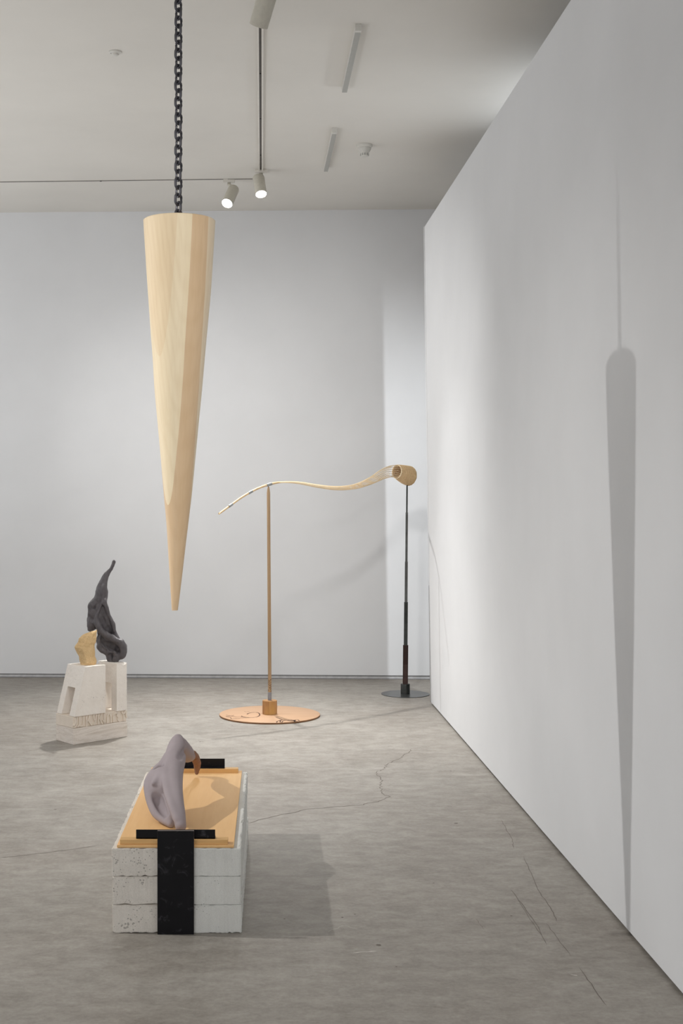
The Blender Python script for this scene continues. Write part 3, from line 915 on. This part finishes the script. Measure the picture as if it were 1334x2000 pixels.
tag(o, 'pine batten across the front end of the plywood board, behind the black plate', 'batten', 'pine battens on the plywood board')
o = box('wooden_batten', -.556, -.155, 5.890, 5.928, zb1 + .0003, .3375, M['pine'], None, .001)
tag(o, 'pine batten across the far end of the plywood board', 'batten', 'pine battens on the plywood board')
for (x0, x1, y0, y1, lab) in ((-.556, -.5562 + .002, 0, 0, ''),):
    pass
def angle_bar(x0, x1, yv, yh, z0, z1, label):
    bm = bmesh.new()
    bm_box(bm, x0, x1, min(yv, yv + .004 * (1 if yh > yv else -1)), max(yv, yv + .004 * (1 if yh > yv else -1)), z0, z1, .0006)
    bm_box(bm, x0, x1, min(yv, yh), max(yv, yh), z0, z0 + .004, .0006)
    o = from_bm('steel_angle_bar', bm, M['black_steel'])
    tag(o, label, 'steel bar', 'black steel angle bars on the battens'); return o
angle_bar(-.498, -.208, 4.694, 4.722, .338, .371, 'black steel angle bar on the front batten, behind the black plate')
angle_bar(-.498, -.218, 5.926, 5.898, .338, .378, 'short black steel angle bar on the far batten, behind the grey form')
bm = bmesh.new(); bm_box(bm, -.4165, -.2835, 4.655, 4.6675, .0, .377, .0008)
for f in bm.faces:
    if abs(f.normal.y) < .5: f.material_index = 1
o = from_bm('steel_plate', bm, [M['black_steel'], M['edge_steel']])
tag(o, 'upright black steel plate standing against the front of the concrete block stack', 'steel plate')

# grey arching form
M['grey_clay'] = (lambda m: (m.base(m.ramp(m.noise(m.coords(), 5, 4), [(.3, srgb(156, 146, 149)), (.7, srgb(168, 158, 161))])), m.rough(.85, spec=.15), m.bump(m.noise(m.coords(), 300, 2), .1, .001), m.m)[-1])(MT('matt_mauve_clay'))
M['brown_clay'] = mat_plain('brown_clay', srgb(142, 108, 88), .8, 0, .2, 30, .3, .2)
def gp(px, py, Y, r):   # pixel, depth, radius in px at that depth
    return ((px - CX) / F * Y, Y, CH - (py - CY) / F * Y, r * Y / F)
zbt = zb1 + .0004
fd = Field((-.57, 4.78, zbt - .02), (-.27, 5.86, .64), .0042)
K = .014
def gl(l): return [gp(*p) for p in l]
# spine: foot at the front, up over the peak
fd.add(gl([(353, 1614, 4.835, 11), (350, 1592, 4.88, 12.5), (344, 1565, 4.95, 15), (339, 1540, 5.04, 18), (338, 1510, 5.15, 20), (342, 1482, 5.28, 21), (346, 1457, 5.37, 17.5), (347.5, 1444, 5.39, 10.5)]), K, 1, 24)
# head to the shoulder that overhangs at the right
fd.add(gl([(350, 1456, 5.42, 17), (359, 1467, 5.50, 17), (364, 1473, 5.58, 16), (370, 1477, 5.66, 11), (376, 1477, 5.72, 7)]), K, 1, 12)
# left flank
fd.add(gl([(334, 1480, 5.26, 15), (322, 1496, 5.22, 14), (309, 1512, 5.18, 16.5), (300, 1530, 5.13, 19), (297, 1550, 5.08, 15), (299, 1572, 5.04, 11), (306, 1589, 5.0, 9.5), (318, 1600, 4.96, 8), (334, 1609, 4.92, 8)]), K, 1, 26)
# recessed web between flank and spine
fd.add(gl([(318, 1518, 5.14, 22), (317, 1540, 5.09, 21), (321, 1558, 5.08, 20), (327, 1578, 5.02, 17), (336, 1597, 4.94, 11)]), K, 1, 8)
# crest running from the head into the foot
fd.add(gl([(341, 1460, 5.315, 6), (331, 1488, 5.20, 7), (323, 1513, 5.105, 7.5), (327, 1545, 4.99, 8), (336, 1575, 4.90, 7.5), (346, 1600, 4.85, 8)]), .012, 1, 24)
fd.add(gl([(323, 1513, 5.105, 6.5), (310, 1520, 5.10, 6), (300, 1530, 5.06, 4)]), .014, 1, 8)
# hollows: notch at left, long dark pocket on the left flank, dent under the head
fd.sub(gl([(296, 1492, 5.15, 6), (311, 1499, 5.16, 9), (322, 1506, 5.13, 5)]), .008, 1, 6)
fd.sub(gl([(300, 1546, 5.035, 6), (308, 1560, 5.035, 10), (315, 1576, 5.00, 9.5), (323, 1592, 4.94, 6)]), .006, 1, 10)
fd.sub(gl([(366, 1448, 5.38, 4), (360, 1462, 5.36, 5), (352, 1480, 5.20, 3)]), .02, 1, 6)
fd.sub(gl([(334, 1614, 4.86, 5), (340, 1606, 4.85, 3)]), .006, 1, 3)
fd.cut_below(zbt)
me = fd.mesh('arching_form_body')
arch = thing('arching_form', 'matt grey-mauve arching form standing on the plywood board', 'sculpture', (-.34, 5.2, zbt))
ao = link('arching_body', me, arch, [M['grey_clay']], True); ao.matrix_parent_inverse = Matrix.Translation((.34, -5.2, -zbt))
sm = ao.modifiers.new('sm', 'SMOOTH'); sm.iterations = 2; sm.factor = .5
del fd
# brown tip that touches the board
fd = Field((-.42, 5.58, zbt - .02), (-.27, 5.88, .56), .0028)
fd.add([gp(*p) for p in [(372, 1472, 5.68, 8), (380, 1478, 5.73, 9), (384, 1488, 5.77, 8), (385, 1497, 5.79, 6.5), (384.5, 1504, 5.80, 5), (384, 1509, 5.80, 3.4)]], .006, 1, 16)
fd.lumps(.0012, 30, 2)
fd.cut_below(zbt)
me = fd.mesh('arching_form_tip')
tp = link('pointed_tip', me, arch, [M['brown_clay']], True); tp.matrix_parent_inverse = Matrix.Translation((.34, -5.2, -zbt))
tp['label'] = 'small brown pointed tip resting on the board'
del fd

# ================================================================== RATTAN HORN ON TWO STANDS
M['disc_wood'] = mat_wood('pale_plywood_disc', srgb(184, 148, 118), srgb(194, 160, 129), (1.2, 18, 12), contrast=.5)
M['disc_edge'] = mat_plain('disc_edge', srgb(128, 92, 62), .7)
M['burnt'] = mat_plain('burnt_line', srgb(72, 44, 28), .8)
M['pole_wood'] = mat_wood('pole_wood', srgb(152, 124, 92), srgb(170, 142, 110), (60, 60, 2))
M['socket_wood'] = mat_wood('socket_wood', srgb(146, 104, 64), srgb(184, 142, 94), (35, 35, 3), c3=srgb(190, 148, 84))
M['ferrule'] = mat_plain('ferrule_metal', srgb(150, 150, 155), .35, .7)
M['rattan'] = mat_wood('rattan', srgb(238, 214, 176), srgb(248, 230, 198), (40, 40, 40), rough=.5)
M['rod_wood'] = mat_wood('rod_wood', srgb(204, 172, 132), srgb(222, 194, 156), (40, 40, 40), rough=.5)
M['rattan_dark'] = mat_wood('rattan_wale', srgb(212, 180, 136), srgb(236, 208, 166), (60, 60, 60), rough=.65)
M['tape'] = mat_plain('grey_tape', srgb(150, 152, 152), .5, .4)
M['raw_steel'] = mat_plain('raw_steel', srgb(88, 88, 86), .4, .6, .2, 20, .1)
M['raw_steel_dark'] = mat_plain('dark_steel', srgb(54, 56, 54), .45, .5, .2, 20, .1)
M['rust'] = mat_plain('brown_steel', srgb(58, 38, 34), .5, .4, .25, 20, .1)
M['disc_steel'] = mat_plain('disc_steel', srgb(92, 94, 94), .32, .7, .15, 8, .05)

YS = 9.27; ss = YS / F
SX = (526.8 - CX) * ss
st = thing('wooden_stand', 'wooden pole stand with round pale plywood base, holding the rattan rod', 'stand', (SX, YS, 0))
bm = bmesh.new()
Rd = 98.3 * ss
bm_lathe(bm, [(0, .012), (Rd - .001, .012), (Rd, .011), (Rd, 0.0005), (0, .0005)], 128)
for f in bm.faces:
    if abs(f.normal.z) < .9 or f.calc_center_median().z < .002: pass
bm.normal_update()
for f in bm.faces:
    c = f.calc_center_median()
    if math.hypot(c.x, c.y) > Rd * .97 and c.z < .0118: f.material_index = 1
def dp(zx, zy):    # zoom px of the close look at the disc -> local point on the disc top
    px = 420 + zx / 6.064; py = 1370 + zy / 6.064; Y = Yat(py, .012)
    return Vector(((px - CX) / F * Y - SX, Y - YS, .0124))
def engrave(l, wd=.009):
    pts = [Vector(p) for p in spline([tuple(dp(*q)) for q in l], 24)]
    vs = []
    for i, p in enumerate(pts):
        tt = (pts[min(i + 1, len(pts) - 1)] - pts[max(i - 1, 0)]).normalized(); nn = Vector((-tt.y, tt.x, 0)) * wd / 2 * random.uniform(.7, 1.2)
        if i in (0, len(pts) - 1): nn *= .2
        vs.append((bm.verts.new(p + nn), bm.verts.new(p - nn)))
    for (a, b), (c, d_) in zip(vs, vs[1:]):
        f = bm.faces.new((a, b, d_, c)); f.material_index = 2
engrave([(718, 187), (760, 202), (800, 218), (860, 226), (920, 226), (960, 236), (1005, 240)], .010)
engrave([(800, 218), (775, 228), (772, 248)]); engrave([(835, 226), (805, 232), (790, 250)]); engrave([(775, 222), (735, 238), (732, 250)])
engrave([(860, 224), (905, 220), (940, 230), (945, 244)]); engrave([(930, 226), (975, 218), (1000, 232)]); engrave([(900, 224), (950, 222), (935, 238)])
engrave([(530, 165), (500, 182), (440, 192), (380, 190), (320, 178), (316, 170)], .009)
engrave([(530, 165), (520, 140), (480, 128), (430, 132), (380, 148), (400, 152)], .009)
engrave([(440, 192), (360, 196), (280, 200), (200, 206), (180, 190), (125, 182)], .007)
engrave([(380, 190), (300, 184), (250, 186), (190, 176), (125, 180)]); engrave([(225, 164), (190, 170), (130, 162)], .008)
engrave([(345, 118), (375, 124), (410, 118)], .004); engrave([(540, 142), (550, 140)], .006); engrave([(200, 206), (240, 210), (300, 202)], .004)
from_bm('base_disc', bm, [M['disc_wood'], M['disc_edge'], M['burnt']], st)
rs_ = 14.4 * ss
lathe('socket', [(rs_ * .985, .0125), (rs_, .016), (rs_, .108), (rs_ * .97, .111), (0, .111)], M['socket_wood'], st, 14, None, False)
lathe('ferrule', [(.0138, .1112), (.0138, .168), (.0120, .170)], M['ferrule'], st, 24)
topx = (524.3 - CX) * (9.275 / F) - SX
ztop = 1.6 + (966 - 951) / F * 9.27
pr = 3.35 * ss
lathe('carved_section', [(pr, .169), (pr, .262)], M['pole_wood'], st, 20)
bm = bmesh.new()
for k in range(26):
    z = .172 + k * .0034; a = -math.pi / 2 + random.uniform(-1.2, 1.2)
    c, s_ = math.cos(a), math.sin(a); r0 = pr + .0004; hz = random.uniform(.002, .008); da = random.uniform(.1, .3)
    q = [bm.verts.new((r0 * math.cos(a - da), r0 * math.sin(a - da), z)), bm.verts.new((r0 * math.cos(a + da), r0 * math.sin(a + da), z + .002)),
         bm.verts.new((r0 * math.cos(a + da), r0 * math.sin(a + da), z + hz + .002)), bm.verts.new((r0 * math.cos(a - da), r0 * math.sin(a - da), z + hz))]
    bm.faces.new(q)
o = from_bm('carved_mark', bm, M['burnt'], st)
pts = [(topx * t, 0, .262 + (ztop - .262) * t) for t in (0, .25, .5, .75, .97, .985, 1)]
tube('pole', pts, [pr, pr, pr, pr * .98, pr * .98, pr * .8, pr * .45], M['pole_wood'], st, 20)
tube('screw', [(topx, 0, ztop - .003), (topx, 0, ztop + .004)], .004, M['raw_steel'], st, 8)

YK = 10.26; ks = YK / F; KX = (791.5 - CX) * ks
bs = thing('steel_stand', 'stepped dark steel pole stand with round steel base, holding the woven basket end', 'stand', (KX, YK, 0))
lathe('base_disc', [(0, .004), (46.8 * ks, .004), (46.8 * ks, .0005), (0, .0005)], M['disc_steel'], bs, 96)
def kz(py): return CH - (py - CY) * ks
lathe('collar', [(9.0 * ks, .0042), (9.0 * ks, kz(1336.5)), (8.6 * ks, kz(1335.5)), (5 * ks, kz(1335.5))], M['raw_steel_dark'], bs, 28)
def kx(py): return (791.5 + (1350 - py) / 405 * 3.6 - 791.5) * ks
for (y0, y1, r, mt) in ((1336, 1260, 5.1, 'rust'), (1260, 1176, 3.7, 'raw_steel_dark'), (1176, 1097, 2.85, 'raw_steel'), (1097, 1001, 2.3, 'raw_steel'), (1001, 943, 1.55, 'raw_steel_dark')):
    tube('pole_segment', [(kx(y0), 0, kz(y0)), (kx(y1), 0, kz(y1))], r * ks, M[mt], bs, 20)
lathe('weld', [(.012, .0042), (.030, .006), (9.2 * ks, .0042)], M['ferrule'], bs, 20)

# the rod, strands and basket: one rigid thing in the vertical plane through both stands
def armpt(px, py):
    s = (px - CX) / F
    X = 9.285 * s / (1 - .911 * s); Y = 9.285 + .911 * X
    return Vector((X, Y, CH - (py - CY) / F * Y))
path = [(427.5, 1003.5), (451.9, 985.7), (470, 972.6), (489, 961.2), (505, 953.3), (524.4, 946.5), (542.2, 942.6), (561.5, 941.6), (587, 943.5), (619.5, 949.3), (651.8, 953.2), (677.6, 952.6), (700, 948.5), (726, 938), (747, 926.5), (764, 920.5), (776, 920.6)]
pv = [armpt(*p) for p in path]
horn = thing('rattan_horn', 'long wavy rattan rod widening into a woven basket, resting on both stands', 'sculpture', pv[5])
O = pv[5]
# basket axis
ax = Vector((.79, .62, -.10)).normalized()
c0 = armpt(775.5, 921.2); c1 = c0 + ax * .150
upv = Vector((0, 0, 1)); upv = (upv - ax * upv.dot(ax)).normalized(); sdv = ax.cross(upv).normalized()
RB = Matrix((sdv, upv, ax)).transposed().to_4x4()
Mb = Matrix.Translation(c0 - O) @ RB
# a little droop of the wall: radius profile and vertical offset along the axis
def bprof(t):      # t 0..1 -> (radius, drop)
    rr_ = .052 + (.0765 - .052) * (1 - (1 - t) ** 1.7)
    if t > .88: rr_ *= 1 - .10 * ((t - .88) / .12) ** 2
    dr = -.020 * (1 - (1 - t) ** 1.5)
    return rr_, dr
NW = 26; NR = 18; BL = .150
bm = bmesh.new()
for i in range(NW):
    t = i / (NW - 1); r_, dr = bprof(t); z = t * BL
    pts = []
    for k in range(88):
        a = 2 * math.pi * k / 88
        wv = .0016 * math.sin(a * NR / 2 + (math.pi if i % 2 else 0))
        pts.append(Mb @ Vector(((r_ + wv) * math.cos(a), (r_ + wv) * math.sin(a) + dr, z)))
    bm_tube(bm, pts, .0034, 6, True)
from_bm('woven_wall', bm, M['rattan_dark'], horn)
bm = bmesh.new()
for i in range(2):
    r_, dr = bprof(i * .02)
    bm_tube(bm, [Mb @ Vector(((r_ + .001) * math.cos(2 * math.pi * k / 60), (r_ + .001) * math.sin(2 * math.pi * k / 60) + dr, -.003 + i * .004)) for k in range(60)], .0036, 8, True)
from_bm('rim', bm, M['rattan'], horn)
r_, dr = bprof(1.0)
lathe('basket_base', [(0, BL + .016), (r_ * .6, BL + .014), (r_ * .92, BL + .006), (r_ * 1.0, BL - .004)], M['rattan_dark'], horn, 44, Mb @ Matrix.Translation((0, dr, 0)))
# strands
fine = [Vector(p) for p in spline([tuple(v) for v in pv], 110)]
cum = [0]
for a, b in zip(fine, fine[1:]): cum.append(cum[-1] + (b - a).length)
Ltot = cum[-1]
s_start = None
for i, p in enumerate(fine):
    if (p - O).length < .03: s_start = cum[i]; break
i0 = next(i for i, c in enumerate(cum) if c >= s_start)
def bundle_r(u):
    keys = [(0, .0052), (.12, .0070), (.25, .0115), (.45, .0165), (.60, .0200), (.72, .0255), (.82, .034), (.90, .043), (1.0, .052)]
    for (a, ra), (b, rb) in zip(keys, keys[1:]):
        if u <= b: return ra + (rb - ra) * (u - a) / (b - a)
    return keys[-1][1]
for k in range(NR):
    pts = []; rads = []
    a0 = 2 * math.pi * k / NR
    inner_k = 1.0
    for i in range(i0, len(fine), 1):
        u = (cum[i] - s_start) / (Ltot - s_start)
        tt = (fine[min(i + 1, len(fine) - 1)] - fine[max(i - 1, 0)]).normalized()
        if u > .86:
            w_ = (u - .86) / .14; tt = (tt * (1 - w_) + ax * w_).normalized()
        up = (Vector((0, 0, 1)) - tt * tt.z).normalized(); sd_ = tt.cross(up).normalized()
        tw = a0 + (1 - u) * 1.6
        R_ = bundle_r(u) * (1 if k % 3 else .86 + .14 * u) - .002
        vs_ = .75 + .25 * min(1, u * 1.2) 
        q = fine[i] + sd_ * math.cos(tw) * R_ * 1.0 + up * math.sin(tw) * R_ * vs_
        pts.append(q - O); rads.append(.0030 - .0011 * u)
    # carry on inside the basket wall to the base as stakes
    for t in (.12, .3, .5, .7, .9, 1.0):
        r_, dr = bprof(t)
        pts.append(Mb @ Vector(((r_ - .005) * math.cos(a0), (r_ - .005) * math.sin(a0) + dr, t * BL))); rads.append(.0022)
    tube('rattan_strand', pts, rads, M['rattan'], horn, 6)
# solid rod
rp = [p - O for p in fine[:i0 + 14]]
nr = len(rp)
tube('rod', rp, [.0072 + .0022 * i / nr if i < nr - 12 else .0094 * (1 - .6 * (i - nr + 12) / 12) for i in range(nr)], M['rod_wood'], horn, 14)
def band(name, pxa, pxb, extra=.0012):
    ii = [i for i, p in enumerate(fine) if pxa <= CX + p.x / p.y * F <= pxb]
    a, b = fine[ii[0]] - O, fine[ii[-1]] - O
    # extend exactly to the wanted pixels along the path
    pts = [fine[i] - O for i in range(max(ii[0], 0), ii[-1] + 1)]
    tube(name, pts, .0088 + extra, M['tape'], horn, 16)
fine_keep = fine
fine = [Vector(p) for p in spline([tuple(v) for v in pv], 900)]
band('metal_band', 446.5, 454.0); band('metal_band', 485.0, 492.5); band('metal_band', 520.0, 530.5, .0022)
horn.location = O

# anything left without material? nothing: done
